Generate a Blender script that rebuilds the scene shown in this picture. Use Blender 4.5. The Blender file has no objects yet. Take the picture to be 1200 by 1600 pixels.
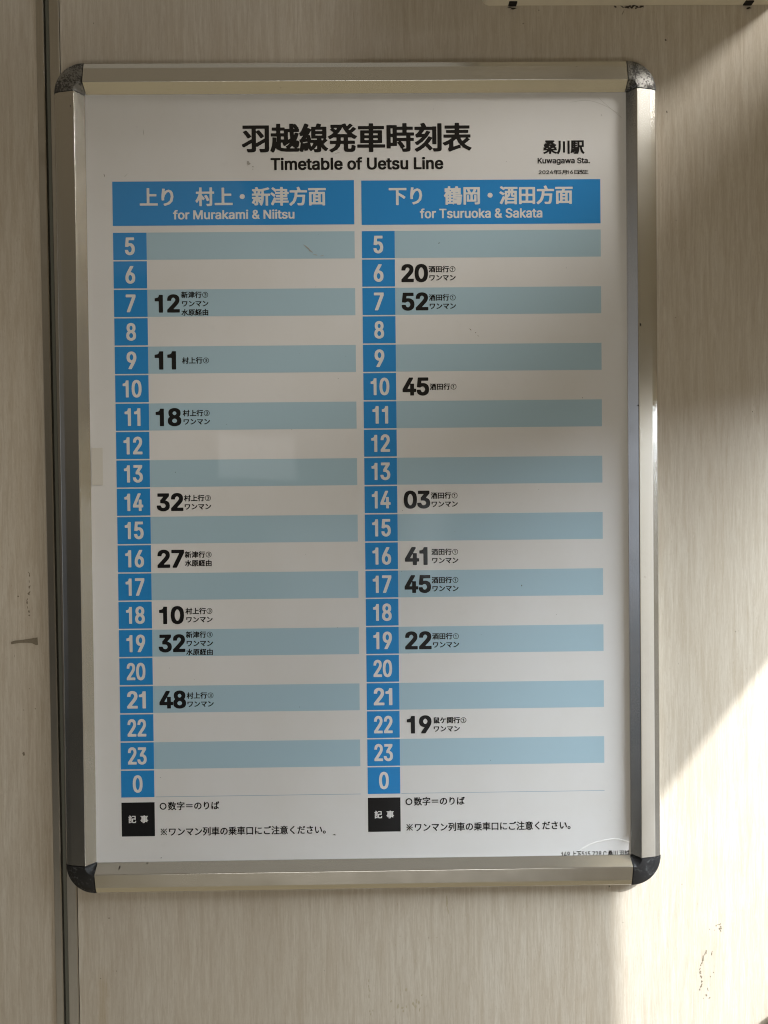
import bpy, bmesh, math, random
import numpy as np
from mathutils import Vector, Matrix, noise

scene = bpy.context.scene
COL = scene.collection
R = math.radians

WORLD_STRENGTH = .93
SUN_W, SKY_W, FLOOR_W, WINDOW_W = 4300.0, 28.0, 21.0, 36.0
BOARD_X1, BOARD_D = .396, .06
# solid parts of the window wall on the right: (nearest, farthest from the panel, bottom, top) in metres
SIDE_PIECES = [(0.0, 1.7, .82, 1.6), (0.0, 1.7, .124, .53), (.431, 1.7, -1.6, .124), (.45, 1.7, .53, .82)]

# ------------------------------------------------------------------ camera
cam = bpy.data.cameras.new('camera')
cam.sensor_fit = 'VERTICAL'
cam.sensor_height = 34.6
cam.lens = 26.0
cam.clip_start = 0.02
cam.clip_end = 60.0
camera = bpy.data.objects.new('camera', cam)
COL.objects.link(camera)
camera.matrix_world = Matrix(((0.999892, 0.010624, -0.010163, 0.014355), (-0.010295, 0.012442, -0.999870, -0.725039), (-0.010496, 0.999866, 0.012550, -0.022694), (0, 0, 0, 1)))
scene.camera = camera

# ------------------------------------------------------------------ world
world = bpy.data.worlds.new('World')
scene.world = world
world.use_nodes = True
wn, wl = world.node_tree.nodes, world.node_tree.links
wn.clear()
wo = wn.new('ShaderNodeOutputWorld')
wb = wn.new('ShaderNodeBackground')
wt = wn.new('ShaderNodeTexCoord')
wx = wn.new('ShaderNodeSeparateXYZ')
wl.new(wt.outputs['Generated'], wx.inputs[0])
def wramp(src, pts):
    r = wn.new('ShaderNodeValToRGB')
    r.color_ramp.elements[0].position = pts[0][0]; r.color_ramp.elements[0].color = (*pts[0][1], 1)
    r.color_ramp.elements[1].position = pts[-1][0]; r.color_ramp.elements[1].color = (*pts[-1][1], 1)
    for p, c in pts[1:-1]:
        e = r.color_ramp.elements.new(p); e.color = (*c, 1)
    m = wn.new('ShaderNodeMath'); m.operation = 'MULTIPLY_ADD'
    m.inputs[1].default_value = 0.5; m.inputs[2].default_value = 0.5
    wl.new(src, m.inputs[0]); wl.new(m.outputs[0], r.inputs[0])
    return r.outputs[0]
# a dim room: on the right a brighter pale floor below, on the left dark below and dull brown above
right = wramp(wx.outputs['Z'], [(0.0, (.32, .265, .16)), (0.05, (.30, .25, .155)), (0.13, (.13, .12, .10)), (0.26, (.18, .17, .155)), (0.45, (.145, .12, .083)), (0.7, (.14, .108, .064)), (0.90, (.20, .17, .12)), (1.0, (.28, .26, .22))])
left = wramp(wx.outputs['Z'], [(0.0, (.32, .265, .16)), (0.10, (.24, .20, .125)), (0.30, (.012, .012, .011)), (0.47, (.016, .0155, .014)), (0.60, (.09, .077, .055)), (0.72, (.12, .094, .06)), (0.90, (.17, .142, .10)), (1.0, (.28, .26, .22))])
side = wramp(wx.outputs['X'], [(0.0, (0, 0, 0)), (0.36, (.10, .10, .10)), (0.56, (.85, .85, .85)), (1.0, (1, 1, 1))])
wm = wn.new('ShaderNodeMix'); wm.data_type = 'RGBA'
wl.new(side, wm.inputs['Factor']); wl.new(left, wm.inputs['A']); wl.new(right, wm.inputs['B'])
# bright strips far left and far right, added to reflect in the rails
def wmath(op, a, b_=0.0):
    m = wn.new('ShaderNodeMath'); m.operation = op
    for i, v in enumerate((a, b_)):
        if isinstance(v, (int, float)): m.inputs[i].default_value = v
        else: wl.new(v, m.inputs[i])
    return m.outputs[0]
def wstep(v, e0, e1):
    m = wn.new('ShaderNodeMapRange'); m.interpolation_type = 'SMOOTHSTEP'
    m.inputs['From Min'].default_value = e0; m.inputs['From Max'].default_value = e1
    wl.new(v, m.inputs['Value']); return m.outputs[0]
def wadd(base, fac, col):
    m = wn.new('ShaderNodeMix'); m.data_type = 'RGBA'; m.blend_type = 'ADD'
    wl.new(fac, m.inputs['Factor']); wl.new(base, m.inputs['A']); m.inputs['B'].default_value = (*col, 1)
    return m.outputs['Result']
sky = wadd(wm.outputs['Result'], wstep(wx.outputs['X'], -.92, -.96), (.12, .132, .158))
sky = wadd(sky, wstep(wx.outputs['X'], -.984, -.996), (.38, .43, .53))
sky = wadd(sky, wstep(wx.outputs['X'], .84, .94), (.10, .085, .05))
# bright shapes painted into the surroundings, as directions, to reflect in poster and rails
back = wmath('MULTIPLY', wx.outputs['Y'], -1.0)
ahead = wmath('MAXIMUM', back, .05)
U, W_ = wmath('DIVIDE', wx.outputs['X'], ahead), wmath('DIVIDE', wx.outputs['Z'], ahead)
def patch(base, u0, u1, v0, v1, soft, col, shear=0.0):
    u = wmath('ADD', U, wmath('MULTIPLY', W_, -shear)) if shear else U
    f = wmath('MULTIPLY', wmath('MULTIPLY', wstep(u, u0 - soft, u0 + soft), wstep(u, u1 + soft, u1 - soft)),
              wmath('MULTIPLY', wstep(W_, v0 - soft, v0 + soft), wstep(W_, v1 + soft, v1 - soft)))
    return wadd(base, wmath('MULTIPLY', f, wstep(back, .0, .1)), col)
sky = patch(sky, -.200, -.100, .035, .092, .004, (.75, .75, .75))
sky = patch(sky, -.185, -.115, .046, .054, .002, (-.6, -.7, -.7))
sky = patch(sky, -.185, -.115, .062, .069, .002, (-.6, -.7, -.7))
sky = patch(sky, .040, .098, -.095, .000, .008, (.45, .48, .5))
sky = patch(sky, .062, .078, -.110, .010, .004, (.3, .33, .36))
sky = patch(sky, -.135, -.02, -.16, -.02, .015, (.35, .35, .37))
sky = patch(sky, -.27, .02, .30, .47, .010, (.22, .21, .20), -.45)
sky = wadd(sky, wmath('MULTIPLY', wmath('MULTIPLY', wstep(wx.outputs['X'], .44, .52), wstep(wx.outputs['X'], .84, .76)), wstep(wx.outputs['Z'], -.55, -.35)), (1.05, 1.06, 1.05))  # bright band added to light the right rail face and right wall
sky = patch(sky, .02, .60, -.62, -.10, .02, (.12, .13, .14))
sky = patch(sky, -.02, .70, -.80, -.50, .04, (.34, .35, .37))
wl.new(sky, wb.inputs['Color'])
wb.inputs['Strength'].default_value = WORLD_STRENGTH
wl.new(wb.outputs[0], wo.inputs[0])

# ------------------------------------------------------------------ lamps
def lamp(name, kind, loc, target, energy, color, **kw):
    d = bpy.data.lights.new(name, kind)
    d.energy = energy; d.color = color
    for k, v in kw.items(): setattr(d, k, v)
    o = bpy.data.objects.new(name, d); COL.objects.link(o)
    o.location = loc
    o.rotation_euler = (Vector(target) - Vector(loc)).to_track_quat('-Z', 'Y').to_euler()
    return o
SUN_DIR = Vector((-1.0, 1.15, -1.293)).normalized()          # the way the sunbeam travels
HIT = Vector((.33, .006, -.42))
SUN_POS = HIT - SUN_DIR * 8.0
lamp('sunbeam', 'SPOT', SUN_POS, HIT, SUN_W, (.95, .975, 1.0), spot_size=R(24), spot_blend=.1, shadow_soft_size=.075)
lamp('sky_through_transom', 'AREA', (1.58, -.74, 1.485), (.35, 0, .40), SKY_W, (1.0, .96, .90), shape='DISK', size=.44)
lamp('floor_bounce', 'AREA', (.35, -3.0, -2.35), (.15, 0, -.25), FLOOR_W, (1.0, .95, .87), shape='RECTANGLE', size=2.4, size_y=.6)
lamp('skylight_through_window', 'AREA', (1.28, -.46, .46), (.15, 0, -.35), WINDOW_W, (.86, .935, 1.0), shape='RECTANGLE', size=.75, size_y=.5)

vs = scene.view_settings
scene.display_settings.display_device = 'sRGB'
vs.view_transform = 'Standard'; vs.look = 'None'; vs.exposure = 0.25; vs.gamma = 1.0
vs.use_curve_mapping = False
scene.render.engine = 'CYCLES'
scene.cycles.use_denoising = True
scene.cycles.filter_width = 1.1
scene.cycles.max_bounces = 6
scene.cycles.sample_clamp_indirect = 4.0

# Latin letter outlines: advance and closed loops, in thousandths of an em
GLYPH_SPACE = 268
GLYPHS = {
    '&': (640, ['281,-10 215,-3 158,17 111,48 77,89 56,137 49,190 54,234 68,271 91,304 121,335 158,366 201,399 309,479 323,490 338,503 352,518 364,536 372,556 374,579 368,610 351,636 323,653 288,659 263,656 240,647 221,634 207,616 199,595 196,570 199,544 208,519 222,494 241,468 264,439 291,406 626,0 520,0 245,331 206,378 173,418 145,455 125,492 112,529 108,569 113,615 130,655 156,688 192,713 236,729 286,734 336,729 380,713 415,688 441,656 457,619 463,578 459,546 450,517 436,489 416,464 393,441 366,419 221,311 182,279 157,249 143,220 139,187 143,154 156,125 177,101 205,82 238,70 276,66 318,71 359,85 397,107 430,136 459,173 480,216 494,266 499,321 583,321 579,257 567,205 550,164 530,132 510,107 493,89 476,67 436,33 387,10 334,-5']),
    '.': (268, ['136,-6 111,-2 90,13 76,34 71,59 76,84 90,105 111,119 136,124 161,119 182,105 197,84 202,59 197,34 182,13 161,-2']),
    '0': (647, ['324,-10 249,1 186,34 135,88 98,162 76,254 68,363 76,472 99,564 136,638 186,692 249,726 324,737 399,726 462,692 512,638 549,564 572,472 579,363 572,254 549,162 512,88 462,34 399,1', '324,71 373,79 415,105 448,148 472,205 486,278 491,363 486,449 472,522 448,579 415,622 373,648 324,657 274,648 233,622 200,579 176,522 161,449 156,363 161,278 176,205 200,148 233,105 274,79']),
    '1': (647, ['109,0 109,78 559,78 559,0', '394,727 394,0 303,0 303,641 299,641 123,511 123,610 283,727']),
    '2': (647, ['91,0 91,68 335,327 373,368 403,404 427,436 444,467 454,498 458,531 453,567 440,598 418,623 390,642 357,653 320,657 280,652 246,639 219,619 198,591 186,557 182,517 94,517 101,579 123,632 158,676 204,709 260,730 322,737 383,730 437,710 482,678 516,636 537,587 545,532 541,492 530,454 510,414 480,370 438,318 382,257 218,86 218,81 556,81 556,0']),
    '3': (647, ['311,-10 248,-4 190,14 140,43 100,82 74,131 62,188 156,188 164,154 181,124 205,101 236,85 272,75 312,71 355,75 393,87 425,106 450,133 465,166 470,207 466,245 452,280 427,310 393,334 346,349 287,354 224,354 224,427 411,641 411,646 100,646 100,727 532,727 532,658 302,398 302,413 377,412 441,394 492,362 530,318 554,265 562,207 554,147 529,94 491,51 441,18 381,-3']),
    '4': (647, ['57,151 57,226 353,727 444,727 155,237 155,232 590,232 590,151', '403,0 403,173 403,209 403,454 490,454 490,0']),
    '5': (647, ['316,-10 255,-3 200,16 154,46 118,86 95,133 85,186 175,186 182,155 197,127 220,104 248,86 280,75 316,71 358,76 395,92 426,117 449,149 464,188 468,232 463,276 448,316 424,349 393,374 355,390 311,396 275,393 239,384 208,369 183,351 96,361 137,727 524,727 524,646 215,646 191,431 195,431 221,450 254,464 290,474 328,477 376,472 420,459 459,437 493,408 521,372 541,330 554,284 559,233 551,167 527,108 490,59 441,22 383,-2']),
    '6': (647, ['323,-10 260,-2 203,21 156,58 121,106 98,165 91,231 97,285 114,342 146,407 196,486 361,727 460,727 216,373 208,373 220,393 236,411 256,427 280,439 306,446 336,449 398,442 451,421 495,388 528,343 549,288 556,224 548,160 525,104 490,56 443,20 387,-2', '323,69 363,74 398,90 427,114 449,145 463,182 468,224 463,268 449,305 427,336 398,359 363,374 323,379 283,374 248,360 219,336 197,306 183,269 179,226 183,183 197,145 219,114 248,90 283,74']),
    '7': (647, ['139,0 462,641 462,646 89,646 89,727 558,727 558,641 236,0']),
    '8': (647, ['323,-10 254,-3 194,16 144,47 106,88 82,137 74,193 79,238 93,279 115,315 144,344 179,366 218,378 218,382 170,403 132,440 109,488 101,544 108,596 129,643 163,682 208,712 262,730 323,737 384,730 437,712 482,682 516,643 538,596 545,544 538,489 514,440 477,403 429,382 429,378 467,366 502,344 531,315 554,279 568,238 573,193 565,137 541,88 503,47 453,16 392,-3', '323,70 369,74 407,86 438,105 462,131 476,162 481,198 476,236 461,270 436,297 404,318 366,332 323,336 280,332 242,318 210,297 185,270 170,236 165,198 170,162 184,131 208,105 239,86 278,74', '323,414 360,418 392,429 418,448 439,472 452,502 456,537 452,571 440,600 420,624 393,642 361,654 323,657 286,654 253,642 227,624 207,600 194,571 190,537 194,502 207,472 227,448 254,429 287,418']),
    '9': (647, ['323,737 387,729 443,706 490,669 526,621 548,562 556,496 550,442 533,385 500,320 450,241 286,0 186,0 431,354 439,354 427,334 411,316 391,300 367,288 340,281 311,278 250,285 196,306 152,339 119,384 98,439 91,503 98,567 121,624 157,671 204,707 260,729', '323,658 284,653 249,637 220,613 198,582 184,545 179,503 184,460 198,422 220,391 249,368 284,353 323,348 363,353 398,367 427,391 449,422 463,459 468,501 463,544 449,582 427,613 398,637 363,653']),
    'C': (729, ['382,-10 293,2 215,36 149,91 100,165 68,256 58,363 68,470 100,562 149,636 215,691 293,725 382,737 436,733 486,721 533,701 575,673 611,639 640,598 662,551 676,498 584,498 573,533 556,564 536,590 511,612 482,629 451,642 417,649 382,651 319,643 262,618 215,576 179,520 156,449 148,363 156,278 179,207 215,150 263,109 319,84 382,76 417,78 451,86 482,98 511,115 536,137 556,163 573,194 584,229 676,229 662,177 640,130 611,89 575,54 533,27 487,7 436,-6']),
    'K': (667, ['149,208 149,309 174,341 199,373 224,404 249,434 276,463 303,492 520,727 641,727 330,394 325,395', '86,0 86,727 178,727 178,478 177,322 178,276 178,0', '532,0 268,370 326,442 641,0']),
    'L': (562, ['86,0 86,727 178,727 178,81 516,81 516,0']),
    'M': (898, ['86,0 86,727 217,727 396,267 403,249 411,227 419,202 428,175 437,147 445,120 453,93 460,70 439,70 446,93 454,118 463,145 472,173 480,201 489,226 497,249 504,267 681,727 811,727 811,0 721,0 721,416 721,440 721,467 721,496 722,527 723,558 723,590 724,622 725,653 733,653 722,619 711,585 700,551 689,518 678,488 668,460 659,436 651,416 488,0 409,0 243,416 236,435 227,459 218,486 207,516 196,548 184,583 172,618 160,653 170,653 171,625 172,595 172,563 173,531 173,500 174,469 174,441 174,416 174,0']),
    'N': (748, ['86,0 86,727 195,727 490,261 503,241 518,215 535,186 554,152 573,117 591,79 579,77 575,116 573,155 571,191 570,225 570,254 570,279 570,727 662,727 662,0 553,0 289,415 271,443 253,473 234,506 212,545 185,591 154,646 170,648 173,596 175,548 176,506 178,469 178,438 179,416 179,0']),
    'S': (638, ['320,-13 246,-6 182,13 130,44 91,86 66,137 55,195 149,195 158,157 176,125 204,101 238,84 277,74 320,70 367,74 409,86 444,105 471,131 488,163 494,199 489,231 475,256 452,276 423,292 388,306 350,318 263,342 183,372 123,413 86,466 74,532 82,590 107,640 146,681 197,711 257,730 324,737 392,730 452,711 501,681 539,641 563,594 573,540 482,540 467,589 432,625 382,648 322,655 278,651 239,640 207,622 184,598 169,569 164,537 170,503 187,477 212,456 242,440 273,428 303,419 378,399 410,389 445,377 480,360 513,340 541,314 564,282 579,244 584,198 576,141 552,91 514,48 462,15 397,-6']),
    'T': (641, ['45,646 45,727 596,727 596,646 367,646 367,0 275,0 275,646']),
    'U': (739, ['370,-12 289,-3 220,22 163,62 121,114 95,177 86,247 86,727 178,727 178,255 183,205 201,162 229,125 267,97 314,80 370,74 426,80 473,97 510,125 538,162 555,205 561,255 561,727 653,727 653,247 645,177 618,114 576,62 519,22 450,-3']),
    'a': (556, ['228,-12 179,-7 135,7 97,31 68,64 50,105 43,154 48,197 62,230 83,256 111,276 143,291 179,301 217,308 255,314 299,320 334,324 361,329 379,336 390,347 394,364 394,367 391,398 381,424 365,445 343,460 314,470 280,473 244,470 213,461 188,447 168,430 153,411 143,391 59,416 81,460 112,495 149,520 190,536 233,546 277,549 308,548 342,542 376,532 408,515 437,491 461,458 476,414 481,359 481,0 395,0 395,74 389,74 377,55 360,35 337,17 308,1 272,-9', '243,65 288,70 326,84 355,106 376,133 389,164 394,197 394,271 385,265 371,260 352,255 331,251 308,248 286,245 266,242 251,240 220,235 192,227 167,215 148,199 135,178 131,150 135,124 146,103 163,87 185,75 213,67']),
    'b': (606, ['328,-12 283,-7 246,5 218,24 197,45 181,66 169,84 160,84 160,0 75,0 75,727 162,727 162,456 169,456 181,474 196,494 217,515 245,533 281,545 327,549 391,541 447,515 493,474 528,418 550,350 558,270 550,190 529,121 494,65 448,23 392,-3', '315,67 361,74 399,94 430,125 451,167 464,216 469,271 465,325 452,373 430,414 400,445 361,465 315,471 268,465 230,446 200,416 179,376 165,327 161,271 165,214 179,164 201,124 231,93 269,73']),
    'e': (577, ['303,-12 230,-3 167,23 117,65 80,121 56,189 49,267 56,345 79,414 116,471 164,514 224,540 293,549 337,546 380,535 420,515 456,487 487,450 510,403 525,345 530,277 530,242 107,242 107,316 483,316 443,289 438,339 425,384 404,421 375,448 338,466 293,472 248,466 209,448 178,420 156,385 142,345 137,302 137,254 142,198 158,152 183,115 216,88 256,71 303,66 335,68 363,75 387,87 408,104 425,125 437,151 522,130 505,90 479,56 445,28 404,6 356,-7']),
    'f': (363, ['326,542 326,467 9,467 9,542', '115,0 115,617 121,659 137,694 162,722 193,741 229,753 268,757 295,756 318,753 335,749 347,745 325,669 317,672 307,675 294,677 278,677 244,672 221,657 207,632 202,598 202,0']),
    'g': (607, ['296,-215 240,-211 191,-200 151,-181 118,-157 92,-129 72,-99 145,-58 158,-76 174,-94 194,-112 221,-126 254,-136 296,-139 356,-131 403,-107 435,-67 445,-8 445,98 438,98 426,79 410,59 388,39 361,22 324,11 279,7 217,15 161,38 114,76 79,129 56,195 49,273 56,352 79,419 114,474 161,515 217,541 280,549 326,545 362,533 390,515 412,494 428,474 440,456 447,456 447,542 532,542 532,-13 524,-77 501,-128 463,-167 415,-194 358,-210', '293,84 339,90 377,107 407,135 429,173 442,220 446,275 442,330 429,377 407,416 377,446 339,465 293,471 246,465 207,445 177,415 155,375 142,328 138,275 142,222 155,175 177,137 208,108 246,90']),
    'i': (238, ['75,0 75,542 162,542 162,0', '120,633 96,637 77,650 63,668 59,690 63,713 77,732 96,744 120,748 143,744 163,732 176,713 181,690 176,668 163,650 143,637']),
    'k': (544, ['157,195 157,303 172,303 406,542 515,542 263,285 253,285', '75,0 75,727 162,727 162,0', '420,0 211,265 273,327 532,0']),
    'l': (270, ['199,-3 144,5 106,29 83,68 75,121 75,727 162,727 162,141 165,109 172,89 186,78 209,74 220,74 229,75 236,76 242,78 258,4 246,1 231,-1 215,-3']),
    'm': (871, ['75,0 75,542 160,542 161,422 154,422 168,462 189,494 216,519 246,537 279,548 313,552 368,543 411,515 441,474 459,421 446,421 460,458 482,490 510,516 544,536 582,548 624,552 669,547 710,531 745,506 773,469 790,422 796,364 796,0 708,0 708,363 700,413 675,447 639,466 598,472 564,468 535,457 511,439 494,415 483,386 479,353 479,0 392,0 392,371 384,412 362,444 327,465 285,472 254,469 225,457 200,439 180,413 167,380 162,340 162,0']),
    'n': (586, ['162,324 162,0 75,0 75,542 160,542 160,411 146,411 177,475 217,517 267,541 325,549 377,544 422,527 459,498 487,458 504,407 510,343 510,0 423,0 423,336 415,393 390,435 351,462 300,470 263,466 230,454 202,433 181,404 167,368']),
    'o': (593, ['296,-12 227,-3 167,23 117,66 80,121 57,190 49,268 57,347 80,416 117,472 167,514 227,541 296,549 366,541 427,514 476,472 514,416 537,347 545,268 537,190 514,121 476,66 427,23 366,-3', '296,66 346,73 386,94 417,126 439,168 452,216 456,268 452,320 439,369 417,411 386,443 346,464 296,471 247,464 207,443 177,411 155,369 142,321 138,268 142,216 155,168 177,126 207,94 247,73']),
    'r': (370, ['75,0 75,542 160,542 160,459 165,459 186,496 218,525 258,544 304,550 315,550 328,549 339,549 348,548 348,461 341,462 329,464 313,465 296,465 260,462 227,450 200,431 180,405 167,374 162,339 162,0']),
    's': (522, ['260,-12 207,-8 160,5 120,25 88,54 65,91 51,135 134,152 150,113 177,86 214,70 259,65 310,71 349,89 375,116 383,147 378,173 363,194 338,210 303,222 213,243 149,265 103,297 76,339 67,391 73,435 93,474 124,505 164,529 213,544 267,549 319,545 363,532 399,512 427,485 448,452 463,414 383,396 369,425 347,451 314,469 268,475 223,470 187,453 163,427 155,396 161,369 177,348 205,331 245,319 328,299 392,277 438,245 464,203 473,152 467,107 446,67 414,34 371,9 319,-6']),
    't': (325, ['291,542 291,467 9,467 9,542', '93,673 180,673 180,140 184,109 194,88 214,75 243,71 253,72 265,73 277,75 288,77 304,2 290,-1 274,-4 257,-5 241,-6 178,3 131,30 102,74 93,133']),
    'u': (586, ['261,-7 209,-2 164,15 127,44 99,84 81,136 75,199 75,542 162,542 162,206 171,149 196,107 235,81 286,72 323,76 356,89 384,109 405,138 419,175 423,218 423,542 510,542 510,0 426,0 426,131 439,131 409,67 367,24 318,1']),
    'w': (810, ['197,0 32,542 124,542 191,305 205,253 220,195 235,131 250,59 236,59 250,129 265,192 280,251 295,305 360,542 452,542 517,305 531,252 545,194 560,130 575,59 559,59 575,129 590,193 605,252 620,305 686,542 778,542 614,0 526,0 456,245 445,283 435,322 425,361 415,401 405,441 395,483 415,483 405,442 395,401 385,361 375,321 365,283 354,245 284,0']),
}

# ------------------------------------------------------------------ small helpers
def link(name, me, mats, parent=None):
    o = bpy.data.objects.new(name, me)
    COL.objects.link(o)
    for m in (mats if isinstance(mats, (list, tuple)) else [mats]):
        me.materials.append(m)
    if parent is not None:
        o.parent = parent
    return o

def empty(name, loc=(0, 0, 0)):
    o = bpy.data.objects.new(name, None)
    o.empty_display_size = 0.05
    o.location = loc
    COL.objects.link(o)
    return o

def tag(o, label=None, cat=None, group=None, kind=None):
    if label: o['label'] = label
    if cat: o['category'] = cat
    if group: o['group'] = group
    if kind: o['kind'] = kind
    return o

def mesh_from(name, verts, faces):
    me = bpy.data.meshes.new(name)
    me.from_pydata(verts, [], faces)
    me.update()
    return me

def bm_mesh(name, bm, smooth=None):
    bmesh.ops.recalc_face_normals(bm, faces=bm.faces)
    me = bpy.data.meshes.new(name)
    if smooth is not None:
        for f in bm.faces: f.smooth = True
        for e in bm.edges:
            if len(e.link_faces) != 2 or e.calc_face_angle(0.0) > smooth:
                e.smooth = False
    bm.to_mesh(me)
    bm.free()
    return me

def add_box(bm, x0, x1, y0, y1, z0, z1, bevel=0.0, seg=2):
    r = bmesh.ops.create_cube(bm, size=1.0)
    for v in r['verts']:
        v.co = Vector((x0 + (v.co.x + .5) * (x1 - x0), y0 + (v.co.y + .5) * (y1 - y0), z0 + (v.co.z + .5) * (z1 - z0)))
    if bevel:
        es = list({e for v in r['verts'] for e in v.link_edges})
        bmesh.ops.bevel(bm, geom=es, offset=bevel, segments=seg, affect='EDGES', profile=.5)

# ------------------------------------------------------------------ materials
def new_mat(name):
    m = bpy.data.materials.new(name)
    m.use_nodes = True
    nt = m.node_tree
    return m, nt.nodes, nt.links, nt.nodes['Principled BSDF']

def pos(n, l, scale=(1, 1, 1), rot=(0, 0, 0), loc=(0, 0, 0)):
    t = n.new('ShaderNodeNewGeometry')
    mp = n.new('ShaderNodeMapping')
    mp.inputs['Scale'].default_value = scale
    mp.inputs['Rotation'].default_value = rot
    mp.inputs['Location'].default_value = loc
    l.new(t.outputs['Position'], mp.inputs['Vector'])
    return mp.outputs[0]

def noise_tex(n, l, vec, scale=1.0, detail=3.0, rough=.55, dist=0.0):
    t = n.new('ShaderNodeTexNoise')
    t.inputs['Scale'].default_value = scale
    t.inputs['Detail'].default_value = detail
    t.inputs['Roughness'].default_value = rough
    t.inputs['Distortion'].default_value = dist
    l.new(vec, t.inputs['Vector'])
    return t.outputs['Fac']

def ramp(n, l, fac, stops):
    r = n.new('ShaderNodeValToRGB')
    cr = r.color_ramp
    fix = lambda c: (c, c, c, 1) if not isinstance(c, (tuple, list)) else (*c, 1)
    cr.elements[0].position = stops[0][0]; cr.elements[0].color = fix(stops[0][1])
    cr.elements[1].position = stops[-1][0]; cr.elements[1].color = fix(stops[-1][1])
    for p_, c in stops[1:-1]:
        e = cr.elements.new(p_); e.color = fix(c)
    l.new(fac, r.inputs[0])
    return r.outputs[0]

def math_node(n, l, op, a, b):
    m = n.new('ShaderNodeMath'); m.operation = op
    for i, v in enumerate((a, b)):
        if isinstance(v, (int, float)): m.inputs[i].default_value = v
        else: l.new(v, m.inputs[i])
    return m.outputs[0]

def mix_col(n, l, fac, a, b, mode='MIX'):
    m = n.new('ShaderNodeMix'); m.data_type = 'RGBA'; m.blend_type = mode
    for k, v in (('Factor', fac), ('A', a), ('B', b)):
        s = m.inputs[k]
        if isinstance(v, (int, float)): s.default_value = v if k == 'Factor' else (v, v, v, 1)
        elif isinstance(v, tuple): s.default_value = (*v, 1)
        else: l.new(v, s)
    return m.outputs['Result']

def bump(n, l, height, strength, dist, bsdf, key='Normal'):
    b = n.new('ShaderNodeBump')
    b.inputs['Strength'].default_value = strength
    b.inputs['Distance'].default_value = dist
    l.new(height, b.inputs['Height'])
    l.new(b.outputs[0], bsdf.inputs[key])

def wood_laminate():
    m, n, l, b = new_mat('wood_grain_laminate')
    fine = noise_tex(n, l, pos(n, l, (860, 1, 62)), 1.0, 4, .65, .3)
    mid = noise_tex(n, l, pos(n, l, (260, 1, 16), loc=(7, 0, 3)), 1.0, 4, .65, .8)
    wide = noise_tex(n, l, pos(n, l, (30, 1, 1.6), loc=(2, 0, 9)), 1.0, 3, .55, .5)
    tick = noise_tex(n, l, pos(n, l, (1150, 1, 230), loc=(1, 0, 5)), 1.0, 2, .6)
    c = ramp(n, l, wide, [(.25, (.54, .488, .41)), (.5, (.592, .54, .458)), (.75, (.632, .586, .508))])
    c = mix_col(n, l, ramp(n, l, mid, [(.34, .62), (.60, 0.0)]), c, (.43, .36, .27))
    c = mix_col(n, l, ramp(n, l, fine, [(.36, .32), (.56, 0.0)]), c, (.42, .35, .262))
    c = mix_col(n, l, ramp(n, l, tick, [(.60, 0.0), (.72, .40)]), c, (.67, .625, .545))
    c = mix_col(n, l, ramp(n, l, tick, [(.27, .60), (.37, 0.0)]), c, (.38, .30, .215))
    # faint grime in broad patches
    g = noise_tex(n, l, pos(n, l, (5, 1, 3)), 1.0, 4, .6)
    c = mix_col(n, l, ramp(n, l, g, [(.42, 0.0), (.72, .26)]), c, (.47, .40, .30))
    band = noise_tex(n, l, pos(n, l, (75, 1, 2.2), loc=(4, 0, 1)), 1.0, 3, .6, 1.0)
    c = mix_col(n, l, ramp(n, l, band, [(.55, 0.0), (.72, .22)]), c, (.47, .39, .29))
    # a brown drip stain low on the panel
    t = n.new('ShaderNodeNewGeometry'); x = n.new('ShaderNodeSeparateXYZ'); l.new(t.outputs['Position'], x.inputs[0])
    wob = math_node(n, l, 'MULTIPLY', math_node(n, l, 'SUBTRACT', noise_tex(n, l, pos(n, l, (160, 1, 60)), 1.0, 4, .6), .5), .010)
    dx = math_node(n, l, 'ABSOLUTE', math_node(n, l, 'ADD', math_node(n, l, 'ADD', x.outputs['X'], .2515), wob), 0)
    inx = ramp(n, l, math_node(n, l, 'MULTIPLY', dx, 100.0), [(.25, 1.0), (.55, 0.0)])
    inz = ramp(n, l, math_node(n, l, 'MULTIPLY', math_node(n, l, 'ADD', math_node(n, l, 'MULTIPLY', x.outputs['Z'], -1.0), -.45), 20.0), [(.2, 0.0), (.6, 1.0)])
    c = mix_col(n, l, math_node(n, l, 'MULTIPLY', math_node(n, l, 'MULTIPLY', inx, inz), .4), c, (.40, .30, .17))
    l.new(c, b.inputs['Base Color'])
    b.inputs['Roughness'].default_value = .55
    b.inputs['Specular IOR Level'].default_value = .28
    bump(n, l, fine, .25, .0004, b)
    return m

def metal(name, base, rough, metallic=1.0, brush=(3, 3, 3), var=.25, dirt=.3):
    m, n, l, b = new_mat(name)
    br = noise_tex(n, l, pos(n, l, brush), 1.0, 4, .6)
    blot = noise_tex(n, l, pos(n, l, (28, 28, 28)), 1.0, 5, .65)
    fleck = noise_tex(n, l, pos(n, l, (420, 420, 420)), 1.0, 2, .5)
    c = mix_col(n, l, ramp(n, l, br, [(.3, var), (.7, 0.0)]), base, tuple(x * .72 for x in base))
    c = mix_col(n, l, ramp(n, l, blot, [(.5, 0.0), (.72, dirt)]), c, (.30, .26, .20))
    c = mix_col(n, l, ramp(n, l, fleck, [(.78, 0.0), (.80, .5)]), c, tuple(x * .55 for x in base))
    l.new(c, b.inputs['Base Color'])
    b.inputs['Metallic'].default_value = metallic
    r = ramp(n, l, blot, [(.3, rough), (.75, min(1, rough + .06))])
    l.new(r, b.inputs['Roughness'])
    return m

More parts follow.
